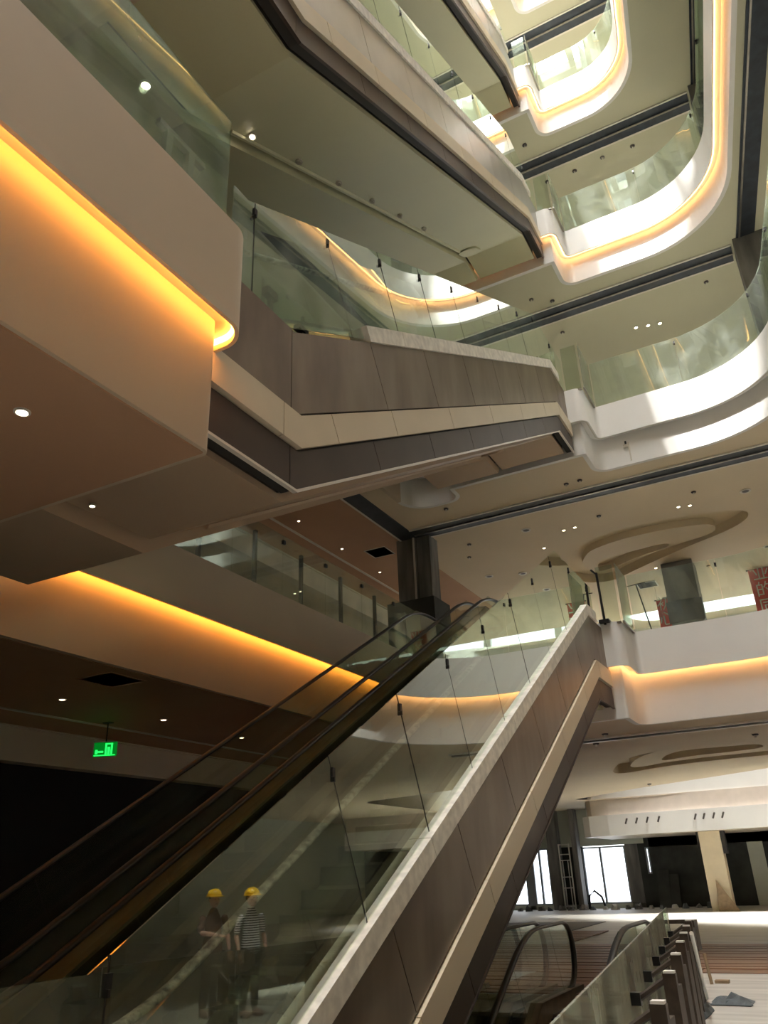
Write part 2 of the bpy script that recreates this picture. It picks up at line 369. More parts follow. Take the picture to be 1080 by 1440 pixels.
# outer walls and roof
for nm, vf in (('wall_left', box(X0 - .3, X0, Y0, Y1, -5.5, 38)), ('wall_back', box(X0, X1, Y0 - .3, Y0, -5.5, 38)), ('wall_right', box(X1, X1 + .3, Y0, Y1, -5.5, 38))):
    struct(nm, vf, 'winwall')
struct('roof', flat([outer, [(-8, -7), (1.8, -7), (1.8, 17.6), (-8, 17.6)], hole2b], 38), 'ceil')
for i, y in enumerate([-4, -1, 2, 5, 8, 11, 14]):
    o = struct('skylight_beam', box(-8, 1.8, y - .45, y + .45, 37.4, 38), 'white')
for i, x in enumerate([-5.5, -3, -.6]):
    struct('skylight_beam', box(x - .15, x + .15, -7, 17.6, 37.45, 38), 'white')
struct('floor', box(X0, X1, Y0, Y1, -5.8, -5.5), 'floor_dark', 'dark floor of the storey below')
# far wall: upper storeys
for n in range(1, 7):
    Z = 5.5 * n
    struct('wall_far', box(X0, X1, Y1, Y1 + .3, Z - 1.1, Z + 1.0), 'white')
    for x in range(-24, 17, 4): struct('wall_far', box(x - .2, x + .2, Y1, Y1 + .3, Z + 1.0, Z + 4.4), 'white')

# ground storey floor (camera's floor)
EDGE = lambda y: -.78 - .1357 * y
void0 = [(-7.5, 2.2), (-3.2, 2.2), (EDGE(2.2) - .12, 2.2), (EDGE(12.9) - .12, 12.9), (-7.5, 12.9)]
struct('floor', flat([outer, void0], 0, True), 'floor', 'pale dusty screed floor of the walkway level')
struct('floor_slab', join(wall_band(void0, -.9, 0), flat([outer, void0], -.9)), 'white_dim')
# brown boards strips laid on the floor
t = struct('floor_boards', box(-16, -.3, 15.9, 21.3, .0, .012), 'floor_brown', 'brown boarded strip of floor beyond the railing')
bz = 0
y = 12.95
k = 0
while y < 25.4:
    x0 = -14 ; x1 = -2.62 if y < 15.9 else (7 if y < 21.2 else -6.5)
    w = .28 + .1 * ((k * 7) % 3)
    b = obj('board', box(x0 + .01 * k, x1, y, y + w - .02, .013, .026 + .006 * (k % 3)), 'floor_brown', t, base=None); y += w; k += 1

# far ground wall with openings at Y=40
segs = [(-24, -14.9, 'winwall'), (-13.75, -13.45, 'winframe'), (-12.58, -10.95, 'darkwall'), (-8.95, -8.37, 'column'), (-8.37, -8.06, 'darkwall'), (-7.87, -3.73, 'darkwall'), (-3.73, -3.1, 'winwall'), (-3.1, 16, 'darkwall')]
for a, b, m_ in segs: struct('wall_far', box(a, b, 40, 40.3, 0, 4.4), m_)
struct('wall_far', box(-24, -8.06, 39.9, 40.3, 2.62, 4.4), 'winwall'); struct('wall_far', box(-8.06, 16, 40, 40.3, 2.45, 4.4), 'darkwall')
struct('wall_far', box(-8.06, -7.87, 40, 40.3, 0, 1.35), 'darkwall')
struct('wall_far', box(-24, -8.37, 40, 40.3, 0, .18), 'winwall')
def window(nm, x0, x1, z0, z1, mull, lab):
    t = thing(nm, lab, 'window', (x0, 40.05, z0)); t['kind'] = 'structure'
    fr = join(box(x0, x1, 40, 40.12, z0, z0 + .07), box(x0, x1, 40, 40.12, z1 - .07, z1), box(x0, x0 + .07, 40, 40.12, z0, z1), box(x1 - .07, x1, 40, 40.12, z0, z1))
    obj('frame', fr, 'winframe', t)
    xs = [x0] + mull + [x1]
    for m_ in mull: obj('mullion', box(m_ - .045, m_ + .045, 39.98, 40.12, z0, z1), 'winframe', t)
    for a, b in zip(xs, xs[1:]): obj('pane', box(a + .05, b - .05, 40.05, 40.06, z0 + .05, z1 - .05), 'glass_win', t)
window('window_1', -14.9, -13.75, .18, 2.62, [], 'narrow bright window at the far wall beside the escalator cladding')
window('window_2', -13.45, -12.58, .18, 2.62, [-13.05], 'bright two-pane window left of the dark columns at the far wall')
window('window_3', -10.95, -8.95, .18, 2.58, [-10.1], 'wide bright two-pane window right of the steel ladder frame')
window('window_4', -8.06, -7.87, 1.35, 2.45, [], 'slim bright slit window in the dark far wall')
for x, lab in ((-12.1, 'dark column left of the steel ladder frame at the far wall'), (-11.05, 'dark narrow column right of the steel ladder frame')):
    w = .24 if x < -12 else .12
    tag(obj('column', box(x - w, x + w, 39.2, 39.8, 0, 4.24), 'column'), lab, 'column')
t = thing('ladder_frame', 'white steel ladder frame standing between two dark columns', 'frame', (-11.5, 39.1, 0))
for x in (-11.78, -11.3): obj('upright', box(x - .025, x + .025, 39.1, 39.15, 0, 2.75), 'cap', t)
for z in (.15, .9, 1.35, 2.05, 2.3, 2.72): obj('rung', box(-11.78, -11.3, 39.1, 39.14, z - .02, z + .02), 'cap', t)
for x in (-11.66, -11.42): obj('brace', box(x - .015, x + .015, 39.1, 39.13, .15, 2.05), 'cap', t)
for (a, b, lab) in ((-5.06, -4.26, 'cream plastered pillar near the far dark wall with brown stains at its foot'),):
    t = thing('pillar', lab, 'pillar', (-4.65, 36.2, 0)); obj('shaft', box(a, b, 35.9, 36.6, 0, 2.83), 'pillar', t)
    obj('shadow_gap', box(a - .1, a, 36.0, 36.5, 2.2, 2.83), 'gap', t); obj('shadow_gap', box(b, b + .14, 36.0, 36.5, 2.0, 2.83), 'gap', t)
tag(obj('rubble_cone', ([(-4.78, 35.6, 0), (-4.0, 35.5, 0), (-4.1, 35.9, 0), (-4.75, 35.85, 0), (-4.72, 35.8, 1.1)], [(0, 1, 4), (1, 2, 4), (2, 3, 4), (3, 0, 4), (3, 2, 1, 0)]), 'wood'), 'brown heap of sacking leaning against the cream pillar', 'heap')
# dropped ceiling ring round the second opening
ringp = [(-9.45, 36.2), (-9.45, 35.3), (-9.1, 34.95), (-8.3, 34.85), (8, 34.6), (14, 34.6)]
struct('bulkhead', band_solid(ringp, offset(ringp, .25, False), 2.83, 3.62, False), 'white', 'white curved bulkhead ring below the second opening')
ringb = offset(ringp, .2, False)
struct('bulkhead', band_solid(ringb, offset(ringb, .2, False), 3.62, 4.28, False), 'pinkish', 'pinkish upper band of the ring below the second opening')
struct('ceiling', flat([[(-9.4, 35.2), (14, 34.7), (14, 40), (-9.4, 40)]], 2.84), 'white_dim')
struct('wall_far', box(-9.45, -9.35, 36, 40, 2.84, 4.24), 'white')
for i, x in enumerate([-7.53, -7.12, -6.7, -6.26, -4.87, -4.55, -4.19, -3.86]):
    z = 3.36 - .0 * i
    t = thing('spotlight', 'small dark spotlight on the white ring, %s group, %s from the window side' % ('first' if i < 4 else 'second', ['first', 'second', 'third', 'fourth'][i % 4]), 'spotlight', (x, 34.8, z), 'spotlights on the white ring')
    obj('bracket', box(x - .02, x + .02, 34.7, 34.9, z, z + .05), 'sensor', t); obj('head', tube([(x - .05, 34.72, z - .12), (x + .05, 34.66, z + .08)], .035), 'sensor', t)
# second atrium far fascias
for n in range(1, 5):
    Z = 5.5 * n
    y = 36.1
    cv = [(-14, 34.5), (-9, 35.8), (-4, 36.6), (2, 36.4), (10, 35)]
    if n == 1: struct('balcony_fascia', band_solid(offset(ringb, .1, False), offset(ringb, .4, False), 4.28, 6.6, False), 'white', 'white inner face of the second opening above the ring')
    if n > 1: struct('balcony_fascia', band_solid(cv, offset(cv, .3, False), Z - 1.1, Z + .6, False), 'white', 'white curved fascia across the second opening, %s storey' % ordn[n])
# left shop front bulkheads
for n in range(0, 3):
    Z = 5.5 * n; cb = CB[n + 1]
    struct('bulkhead', join(box(-12.3, -12, -8, 34, cb - .58, cb), box(-12.05, -11.93, -8, 34, cb - .03, cb)), 'white_dim', 'plain bulkhead above the dark shop fronts, %s storey' % (['first', 'second', 'third'][n]))
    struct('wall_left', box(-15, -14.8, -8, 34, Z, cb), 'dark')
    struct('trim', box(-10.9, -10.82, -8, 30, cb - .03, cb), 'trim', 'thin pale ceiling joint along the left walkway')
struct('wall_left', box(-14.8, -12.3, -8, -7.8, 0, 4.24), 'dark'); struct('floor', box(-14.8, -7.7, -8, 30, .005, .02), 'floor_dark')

# ---------------------------------------------------------------- columns
t = thing('column', 'tall raw grey column under the crossing shutter channels, behind the escalator tops', 'column', (-8.45, 18.2, 5.95))
obj('shaft', box(-8.92, -8.35, 17.95, 18.6, 8.15, 10.0), 'column', t); obj('facing', box(-8.33, -7.95, 17.98, 18.5, 8.15, 9.98), 'column', t)
obj('edge_strip', box(-8.42, -8.38, 17.9, 17.96, 8.15, 9.98), 'trim', t); obj('base', box(-9.15, -7.8, 17.7, 18.7, 5.95, 8.15), 'darkwall', t)
tag(obj('column', box(-3.0, -2.1, 24, 24.9, 5.95, 9.98), 'colwrap'), 'grey sheathed column behind the balcony glass beside the red banner', 'column')
tag(obj('sheeting', band_solid([(-3.05, 23.95), (-2.6, 23.85), (-2.05, 23.95)], [(-3.05, 23.99), (-2.6, 23.9), (-2.05, 23.99)], 8.1, 8.75, False), 'darkwall'), 'dark sheeting tied round the grey sheathed column', 'sheeting')

# ---------------------------------------------------------------- escalator profiles
def prof(off, fl, ya, yb, y_extra=()):
    """lower flat at fl, slope line z = MSL*(y-4.85)-.2+off, upper flat at fl+5.5"""
    y1 = 4.85 + (fl + .2 - off) / MSL; y2 = y1 + 5.5 / MSL
    return [(ya, fl), (y1, fl), (y2, fl + 5.5), (yb, fl + 5.5)]
def pz(off, fl, y):
    return max(fl, min(fl + 5.5, MSL * (y - 4.85) - .2 + off))
def slice_band(off_lo, fl_lo, off_hi, fl_hi, cuts, i, gap=.006):
    """piece i between perpendicular cuts (each a y on the top line)"""
    def line(off, fl, ya, yb):
        P = prof(off, fl, -99, 99); ys = sorted([ya, yb] + [p[0] for p in P[1:3] if ya < p[0] < yb]); return [(y, pz(off, fl, y)) for y in ys]
    a, b = cuts[i], cuts[i + 1]
    return line(off_lo, fl_lo, a[0] + gap, b[0] - gap), line(off_hi, fl_hi, a[1] + gap, b[1] - gap)
def poly_band(lo, hi, x0, x1):
    return prism_x(lo + hi[::-1], x0, x1)
def cuts_for(ys, d):   # d = vertical distance between the lines; perpendicular joints on the slope
    out = []
    for y in ys:
        out.append((y if (y < 4.9 or y > 14.8) else y + d * MSL / (1 + MSL * MSL), y))
    return out

def escalator_unit(xc, name, label, group):
    t = thing(name, label, 'escalator', (xc, 4.85, 0), group)
    w = .61 if xc > -5 else .53
    # casing
    lo = prof(-.70, -.90, 2.0, 15.6); hi = prof(.45, -.08, 2.0, 15.6)
    obj('truss', poly_band(lo, hi, xc - .72, xc + .72), 'truss', t)
    # soffit panel under the casing, with a shallow relief ridge on the near one
    lowr = .12 if xc < -5 else 0
    obj('soffit', poly_band(prof(-.80 - lowr, -.965 - lowr, 2.0, 15.6 - lowr), prof(-.705, -.905, 2.0, 15.6), xc - .72, xc + (.80 if xc < -5 else .74)), 'soffit', t)
    if xc > -5:
        f_ = lambda y: MSL * (y - 4.85) - .2 - .80
        obj('soffit_ridge', tube([(-4.9, y, f_(y) - .01) for y in (5.6, 9, 14.0)], .035, 6), 'soffit', t)
        pl = rounded([(-4.97, 14.0), (-4.5, 14.0), (-4.5, 14.6), (-4.97, 14.6)], [.2] * 4, 6); vv, ff = prism_z(pl, 0, .05)
        obj('soffit_pill', ([(x, y, f_(y) - .05 + zz) for x, y, zz in vv], ff), 'soffit', t)
    # steps
    k = 0; y = 3.9
    so = .62
    first = None
    while y < 13.9:
        z = max(.02, min(5.5, MSL * (y - 4.85) - .2 + so)); z = min(z, 5.48)
        if first is None:
            first = obj('step', join(box(xc - .5, xc + .5, y, y + .37, z - .05, z), box(xc - .5, xc + .5, y, y + .03, z - .22, z)), 'step', t); y_f, z_f = y, z
        else:
            c = first.copy(); COL.objects.link(c); c.location = (0, y - y_f, z - z_f)
        y += .356
    obj('floor_plate', box(xc - .6, xc + .6, 1.8, 3.9, -.04, .012), 'steel', t); obj('floor_plate', box(xc - .6, xc + .6, 14.0, 15.6, 5.46, 5.51), 'steel', t)
    for s in (-1, 1):
        x = xc + s * w
        # inner deck / skirt
        P0 = prof(.42, -.08, 2.0, 15.6); P1 = prof(.93, .18, 2.0, 15.6)
        obj('skirt', poly_band(P0, P1, x - s * .09, x - s * .06), 'deck', t)
        D0 = prof(.87, .12, 2.0, 15.6); D1 = prof(.93, .18, 2.0, 15.6)
        obj('deck', poly_band(D0, D1, x - s * .09, x + s * .13), 'deck', t)
        # handrail path with rounded newels
        off, fl = 1.86, 1.02
        P = prof(off, fl, 2.6, 15.3); r = .43
        path = []
        for k in range(9):      # lower newel
            a = -PI / 2 - (PI) * k / 8
            path.append((2.6 + r * math.cos(a) * 1.0, fl - r + r * math.sin(a)))
        y1, y2 = P[1][0], P[2][0]
        def arc(yc, zc0, z1, z2, R=1.0):
            pts = []
            for k in range(7):
                u = -R + 2 * R * k / 6; 
                pts.append((yc + u, u))
            return pts
        for k in range(7):
            u = -.6 + 1.2 * k / 6; zz = fl + MSL * (u + .6) ** 2 / 2.4; path.append((y1 + u, zz))
        for k in range(7):
            u = -.6 + 1.2 * k / 6; zz = fl + 5.5 - MSL * (.6 - u) ** 2 / 2.4; path.append((y2 + u, zz))
        for k in range(9):
            a = PI / 2 - PI * k / 8
            path.append((15.15 + r * math.cos(a), fl + 5.5 - r + r * math.sin(a)))
        obj('handrail', tube([(x, a, b) for a, b in path], .04, 8, sq=(.025, .045)), 'rubber_dust' if (s == 1 and 'dusty' in label) else 'rubber', t, smooth=True)
        if xc < -5 and s == 1:   # brown filler strip added between the two balustrades
            obj('cover_board', poly_band(prof(1.62, .80, 2.0, 13.9), prof(1.65, .83, 2.0, 13.9), x + .03, x + .37), 'board', t)
        # glass panels between the deck and the rail
        cuts = [2.3, 3.6, 5.3, 7.2, 9.1, 11.0, 12.9, 14.5, 15.4]
        cc = cuts_for(cuts, 1.0)
        for i in range(len(cc) - 1):
            lo_, hi_ = slice_band(.88, .14, off - .03, fl - .02, cc, i)
            obj('glass_panel', poly_band(lo_, hi_, x - .006, x + .006), 'glass_esc', t)
    return t

def side_cladding(panel_m, label, strip_from=2.2, b_name='escalator_side_cladding'):
    """panelled flank of the pair, plane X=-3.3"""
    t = thing(b_name, label, 'cladding', (-3.4, 4.85, 0))
    xs0, xs1 = -3.47, -3.3
    ys = [2.0, 3.4, 4.75, 6.23, 7.68, 9.1, 10.5, 11.9, 13.3, 14.75, 15.75]
    obj('backing', poly_band(prof(-.72, -.92, 2.0, 15.70), prof(.86, .62, 2.0, 15.70), -3.46, -3.33), 'gap', t)
    d = [(0.0, -.2, .86, .63, panel_m, 'panel', xs1), (-.35, -.54, -.03, -.225, 'cream', 'cream_panel', xs1 + .035), (-.72, -.93, -.375, -.56, 'brown2', 'lower_panel', xs1 - .005)]
    for (ol, fl, oh, fh, m_, nm, xf) in d:
        yy = ys if nm != 'cream_panel' else [2.0, 3.1, 4.6, 5.35, 6.6, 8.3, 10.0, 11.7, 13.4, 14.7, 15.72]
        cc = cuts_for(yy, oh - ol)
        for i in range(len(cc) - 1):
            lo_, hi_ = slice_band(ol, fl, oh, fh, cc, i, .005)
            obj(nm, poly_band(lo_, hi_, -3.34, xf), m_, t)
    obj('bottom_trim', poly_band(prof(-.755, -.955, 2.0, 15.74), prof(-.725, -.932, 2.0, 15.74), -3.335, xs1 + .006), 'trim' if strip_from > 3 else 'brown2', t)
    # pale deck strip above the panels, cut into lengths
    yy = [y for y in [2.0, 4.4, 7.0, 9.6, 12.2, 15.2] if y > strip_from]
    yy = [strip_from] + yy
    cc = cuts_for(yy, .22)
    for i in range(len(cc) - 1):
        lo_, hi_ = slice_band(.86, .63, 1.07, .84, cc, i, .004)
        obj('deck_strip', poly_band(lo_, hi_, -3.5, xs1 + .03), 'strip', t)
    return t
def barrier(label, gm, ya=2.0, yb=15.9, off=2.24, fl=1.62, lo=(.92, .66), y0=4.2):
    t = thing('glass_barrier', label, 'barrier', (-3.34, 4.85, 0))
    ys = [ya, min(2.95, y0 - .8), y0, 5.36, 6.56, 7.74, 8.93, 10.12, 11.3, 12.5, 13.7, 15.0, yb]; ys = [y for y in ys if y >= ya]
    for i, y in enumerate(ys[:-1]):
        cc = cuts_for([ys[i], ys[i + 1]], 1.3)
        lo_, hi_ = slice_band(lo[0], lo[1], off, fl, cc, 0, .007)
        tw = .0035 * random.uniform(-1, 1)
        p = obj('glass_panel', poly_band(lo_, hi_, -3.346 + tw, -3.334 + tw), gm, t)
        if i:
            yy = ys[i] + .06 if 4.3 < ys[i] < 14 else ys[i]; z = pz(off, fl, ys[i]) - .11
            c = obj('clip', box(-3.352, -3.322, yy - .02, yy + .02, z - .035, z + .035), 'clip', t)
            obj('pin', box(-3.38, -3.315, yy - .008, yy + .008, z - .07, z - .035), 'clip', c, base=t.location)
            obj('sealing_joint', poly_band(*[[(a[0] - .006, a[1]), (a[0] + .006, a[1])] for a in (lo_[0], hi_[0])], -3.344, -3.336) if False else tube([(-3.34, lo_[0][0] - .007, lo_[0][1]), (-3.34, hi_[0][0] - .007, hi_[0][1])], .006, 4), 'gap', t)
    return t
ordA = ['first', 'second', 'third', 'fourth']
zs = [-.12, 5.5, 11.1, 16.6]
er = escalator_unit(-4.24, 'escalator', 'lowest escalator climbing behind the near glass, dusty outer handrail', 'escalators of the main stack')
el = escalator_unit(-5.82, 'escalator', 'lowest escalator on the far side of the pair, black handrails against the dark shops', 'escalators of the main stack')
er.location.z = el.location.z = zs[0]
cl = side_cladding('brown', 'brown panelled flank of the lowest escalator pair with white deck strip'); cl.location.z = zs[0]
ba = barrier('tall green glass barrier along the lowest escalator pair', 'glass_a', .6, 15.9, 2.42, 1.28, (.92, .66), 3.3)
where = ['', 'middle escalator above the lowest one, near side behind the hazy glass', 'upper escalator of the next storey, near side, under its pale flank', 'topmost escalator visible at the top of the picture, near side']
where2 = ['', 'middle escalator above the lowest one, far side of its pair', 'upper escalator of the next storey, far side of its pair', 'topmost escalator visible at the top of the picture, far side']
for i in (1, 2, 3):
    for src, w_ in ((er, where), (el, where2)):
        c = copy_tree(src); c.location.z = zs[i]; c['label'] = w_[i]
        if i == 1:  # middle pair only: soffits swapped to the shade-toned copy
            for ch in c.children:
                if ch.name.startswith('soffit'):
                    ch.data = ch.data.copy(); ch.data.materials.clear(); ch.data.materials.append(M['soffit_warm_shade'])
    lab = ['', 'brown panelled flank of the middle escalator pair, streaked with dust', 'pale panelled flank of the upper escalator pair crossing the top of the picture', 'pale panelled flank of the topmost escalator pair'][i]
    c = side_cladding('brown' if i == 1 else 'silver', lab, 6.1 if i == 1 else 2.0); c.location.z = zs[i]
    b = barrier(['', 'hazy green glass barrier along the middle escalator pair', 'glass barrier along the upper escalator pair', 'glass barrier along the topmost escalator pair'][i], 'glass_hazy' if i == 1 else 'glass_out', 3.9, 15.9); b.location.z = zs[i]
# brackets left exposed where the middle pair still lacks its deck strip
for j, y in enumerate((4.55, 5.05)):
    z = 5.5 + pz(.86, .63, y)
    t = thing('glass_bracket', ['dark steel bracket standing at the bend of the middle barrier', 'dark steel bracket lying just right of the bend of the middle barrier'][j], 'bracket', (-3.38, y, z))
    obj('stem', box(-3.42, -3.38, y - .02, y + .02, z, z + (.26 if j == 0 else .06)), 'clip', t); obj('head', box(-3.43, -3.36, y - .09, y + .06, z + (.24 if j == 0 else .05), z + (.32 if j == 0 else .10)), 'clip', t)
for j, y in enumerate((5.9, 7.0, 8.15, 9.3, 10.45, 11.6)):
    z = zs[2] + MSL * (y - 4.85) - 1.03
    t = thing('downlight', 'small %s in the soffit groove of the upper pair, %s from the bottom' % ('lit lamp' if j == 0 else 'dark lamp', ['first', 'second', 'third', 'fourth', 'fifth', 'sixth'][j]), 'lamp', (-4.78, y, z), 'lamps along the upper soffit groove')
    obj('ring', lathe([(.055, 0), (.055, -.02), (.035, -.02), (.035, 0)], (-4.78, y, z), 12), 'lampring', t); obj('lens', lathe([(.035, -.005), (.03, -.03)], (-4.78, y, z), 12), 'lampoff' if j else 'lamp', t)

# lower escalator pair rising to the camera's floor
lr = copy_tree(er); lr.location = (er.location.x + .86, er.location.y - 2.2, -5.58); lr['label'] = 'escalator arriving from below beside the glass railing, right of its pair'; lr['group'] = 'escalators arriving from the storey below'
ll = copy_tree(el); ll.location = (el.location.x + .86, el.location.y - 2.2, -5.58); ll['label'] = 'escalator arriving from below, left of its pair beside the brown cladding'; ll['group'] = 'escalators arriving from the storey below'

for ch in lr.children:
    if ch.name.startswith('handrail'): ch.data = ch.data.copy(); ch.data.materials.clear(); ch.data.materials.append(M['rubber'])
for ch in list(ll.children):
    if ch.name.startswith('cover_board'): bpy.data.objects.remove(ch)

# ---------------------------------------------------------------- balcony glass
def balcony_glass(path, z0, z1, label, gm='glass_rail', step=1.25, posts=True, th=.014):
    """path polyline, cut into panels of about step"""
    P = [Vector(p) for p in path]; L = [0]
    for a, b in zip(P, P[1:]): L.append(L[-1] + (b - a).length)
    n = max(1, round(L[-1] / step)); t = thing('glass_balustrade', label, 'balustrade', (P[0].x, P[0].y, z0))
    def at(s):
        for i in range(len(P) - 1):
            if s <= L[i + 1] + 1e-9: return P[i].lerp(P[i + 1], (s - L[i]) / max(1e-9, L[i + 1] - L[i]))
        return P[-1]
    for k in range(n):
        s0, s1 = L[-1] * k / n + .006, L[-1] * (k + 1) / n - .006
        pts = [at(s0)] + [P[i] for i in range(len(P)) if s0 + .02 < L[i] < s1 - .02] + [at(s1)]
        pts = [tuple(p) for p in pts]
        obj('glass_panel', band_solid(pts, offset(pts, -th, False), z0, z1, False), gm, t)
        if posts and k:
            p = at(L[-1] * k / n)
            obj('clip', box(p.x - .02, p.x + .02, p.y - .02, p.y + .05, z1 - .16, z1 - .09), 'clip', t)
    pp = [tuple(p) for p in P]
    obj('base_channel', band_solid(offset(pp, .012, False), offset(pp, -.03, False), z0 - .02, z0 + .02, False), 'steel', t)
    return t
for n in range(1, 6):
    H = offset(hole_path(n), -.06); Z = 5.5 * n
    right = [p for p in H if p[1] > 16.5 and p[0] > -2.85 or (p[0] > RX(16) - 2.2 and 4 < p[1] < 16.7)]
    dx = {1: .25, 2: .2, 3: 0, 4: -1.3, 5: -1.5}[n]
    cur = [(RX(2) + dx + .06, 2.0)] + sorted([p for p in H if p[0] > -1.9 and p[1] > 12], key=lambda p: (-p[0], p[1]) if False else (math.atan2(p[1] - 12, p[0] + 4)))
    cur.append((-2.84, 16.74))
    balcony_glass(cur, Z + .58, Z + 1.86, 'curved glass balustrade on the right side of the void, %s storey' % ordn[n], step=1.9)
    jog = [(-2.855, 16.70), (-2.84, 15.68)]
    balcony_glass(jog, Z + .58, Z + 1.82, 'short glass return beside the escalator landing, %s storey' % ordn[n], 'glass_dirty', step=1.2, posts=False)
    balcony_glass([(-2.9, 15.68), (-3.26, 15.68)], Z + .58, Z + 1.80, 'narrow glass pane closing the escalator landing, %s storey' % ordn[n], 'glass_esc', step=1.2, posts=False)
    if n <= 2:
        balcony_glass([(-7.56, 16.3), (-7.56, 3.7)], Z + .58, Z + 1.75, 'straight glass balustrade on the left walkway, %s storey' % ordn[n], step=1.4)
        for y in [5.8 + 1.4 * k for k in range(8)]:
            tag(obj('balustrade_post', box(-7.68, -7.62, y - .03, y + .03, Z + .45, Z + 1.62), 'post'), 'slim dark post behind left walkway glass, %s storey' % ordn[n], 'post', 'posts behind the left walkway glass, %s storey' % ordn[n])
    balcony_glass([(-2.98, 3.42), (-2.98, -4.0)], Z + .58, Z + 1.65, 'glass balustrade above the near orange-lit balcony, %s storey' % ordn[n], 'glass_hazy' if n == 1 else 'glass_rail', step=1.85)
# post with a forked head behind the near balcony glass
t = thing('forked_post', 'steel post with forked head behind the near balcony glass', 'post', (-3.3, 3.25, 5.95))
obj('shaft', box(-3.26, -3.21, 3.22, 3.28, 5.95, 6.75), 'steel', t); obj('shaft', box(-3.26, -3.21, 2.98, 3.04, 5.95, 6.75), 'steel', t)
obj('crossbar', box(-3.26, -3.21, 2.9, 3.4, 6.75, 6.8), 'steel', t)
# column-like stay and rods at the right landing
t = thing('barrier_stay', 'dark steel stay holding the glass return beside the lowest escalator top', 'stay', (-3.2, 15.6, 6.1))
obj('shaft', tube([(-3.2, 15.6, 6.05), (-3.22, 15.6, 7.15)], .025), 'clip', t); obj('foot', box(-3.3, -3.1, 15.5, 15.7, 6.08, 6.14), 'clip', t); obj('arm', tube([(-3.22, 15.6, 7.12), (-3.3, 15.5, 7.2)], .02), 'clip', t)
t = thing('tee_rod', 'thin tee-headed rod standing behind the balcony glass left of the red banner', 'rod', (-2.6, 17.3, 5.95))
obj('shaft', tube([(-2.55, 17.3, 5.95), (-2.75, 17.3, 7.3)], .015), 'clip', t); obj('head', tube([(-2.95, 17.3, 7.3), (-2.55, 17.3, 7.32)], .01), 'clip', t)
t = thing('white_stay', 'small bracket fixed on the third storey white fascia', 'bracket', (-2.2, 16.75, 10.4))
obj('plate', box(-2.40, -2.30, 16.80, 16.88, 10.43, 10.50), 'lampoff', t); obj('stem', box(-2.30, -2.27, 16.83, 16.88, 10.08, 10.55), 'lampoff', t); obj('knob', box(-2.36, -2.32, 16.80, 16.86, 10.52, 10.58), 'clip', t)

# ---------------------------------------------------------------- glass railing on the walkway
t = thing('glass_railing', 'dusty glass railing with brown plate posts along the lower right void', 'railing', (-1.9, 8, 0))
ex = lambda y: -.71 - .1357 * y
ys = [1.2, 2.5, 3.8, 5.15, 6.55, 7.9, 9.25, 10.6, 12.0, 13.4]
for a, b in zip(ys, ys[1:]):
    pts = [(ex(a + .01), a + .01), (ex(b - .01), b - .01)]
    obj('glass_panel', band_solid(pts, offset(pts, -.014, False), .06, 1.1, False), 'glass_dirty', t)
obj('base_channel', prism_z([(ex(1.2) - .03, 1.2), (ex(1.2) + .05, 1.2), (ex(13.4) + .05, 13.4), (ex(13.4) - .03, 13.4)], 0, .08), 'post', t)
for y in [3.9, 5.22, 6.64, 7.94, 9.18, 10.33, 11.5, 12.6]:
    x = ex(y) + .27
    p = obj('post', join(box(x - .01, x + .08, y - .03, y + .03, 0, .96), box(x + .02, x + .05, y + .03, y + .32, 0, .86)), 'post', t)
    obj('post_cap', box(x, x + .075, y - .04, y + .03, .96, .975), 'cap', p, base=t.location)
    obj('arm', tube([(x + .02, y, .93), (x - .2, y - .03, .80)], .022, 6), 'post', p, base=t.location)
    obj('clamp', box(x - .25, x - .18, y - .06, y, .76, .84), 'clip', p, base=t.location)
tag(obj('tee_bar', join(box(-2.75, -2.15, 13.4, 13.5, .88, .93), box(-2.2, -2.14, 13.2, 13.5, .55, .93)), 'post'), 'brown tee bar sticking out at the far end of the glass railing', 'bar')
tag(obj('leaning_rod', tube([(-2.08, 12.8, .03), (-1.50, 9.0, 1.05)], .02), 'cap'), 'pale thin rod leaning against the railing posts', 'rod')
# site litter on the walkway
t = thing('tarpaulin', 'crumpled blue grey tarpaulin on the floor right of the railing', 'tarpaulin', (-1.95, 12.3, 0))
random.seed(3)
def crumple(cx, cy, lx, ly, h, m_, par, nm, nx=9, ny=7):
    v = []; f = []
    for j in range(ny):
        for i in range(nx):
            u, w_ = i / (nx - 1) - .5, j / (ny - 1) - .5
            e = max(0, 1 - 4 * max(u * u, w_ * w_)); v.append((cx + u * lx + random.uniform(-.02, .02), cy + w_ * ly + random.uniform(-.02, .02), .012 + h * e * random.uniform(.4, 1)))
    for j in range(ny - 1):
        for i in range(nx - 1): f.append((j * nx + i, j * nx + i + 1, (j + 1) * nx + i + 1, (j + 1) * nx + i))
    v += [(x, y, 0.002) for x, y, z in v]; n = nx * ny
    f += [tuple(i + n for i in q[::-1]) for q in f]
    return obj(nm, (v, f), m_, par)
crumple(-1.75, 12.6, .5, .4, .13, 'tarp', t, 'sheet'); crumple(-1.98, 11.7, .18, .8, .16, 'tarp', t, 'fold')
tag(crumple(-1.95, 10.1, .16, 1.4, .06, 'cap', None, 'paper_sheet'), 'pale paper sheets strewn along the railing foot', 'paper')
tag(obj('wooden_stake', tube([(-2.25, 14.5, 0), (-2.3, 14.6, .4)], .025), 'wood'), 'short wooden stake standing near the brown boards', 'stake')
tag(obj('plank', box(-2.22, -2.02, 14.6, 14.75, 0, .04), 'wood'), 'short plank lying by the wooden stake', 'plank')
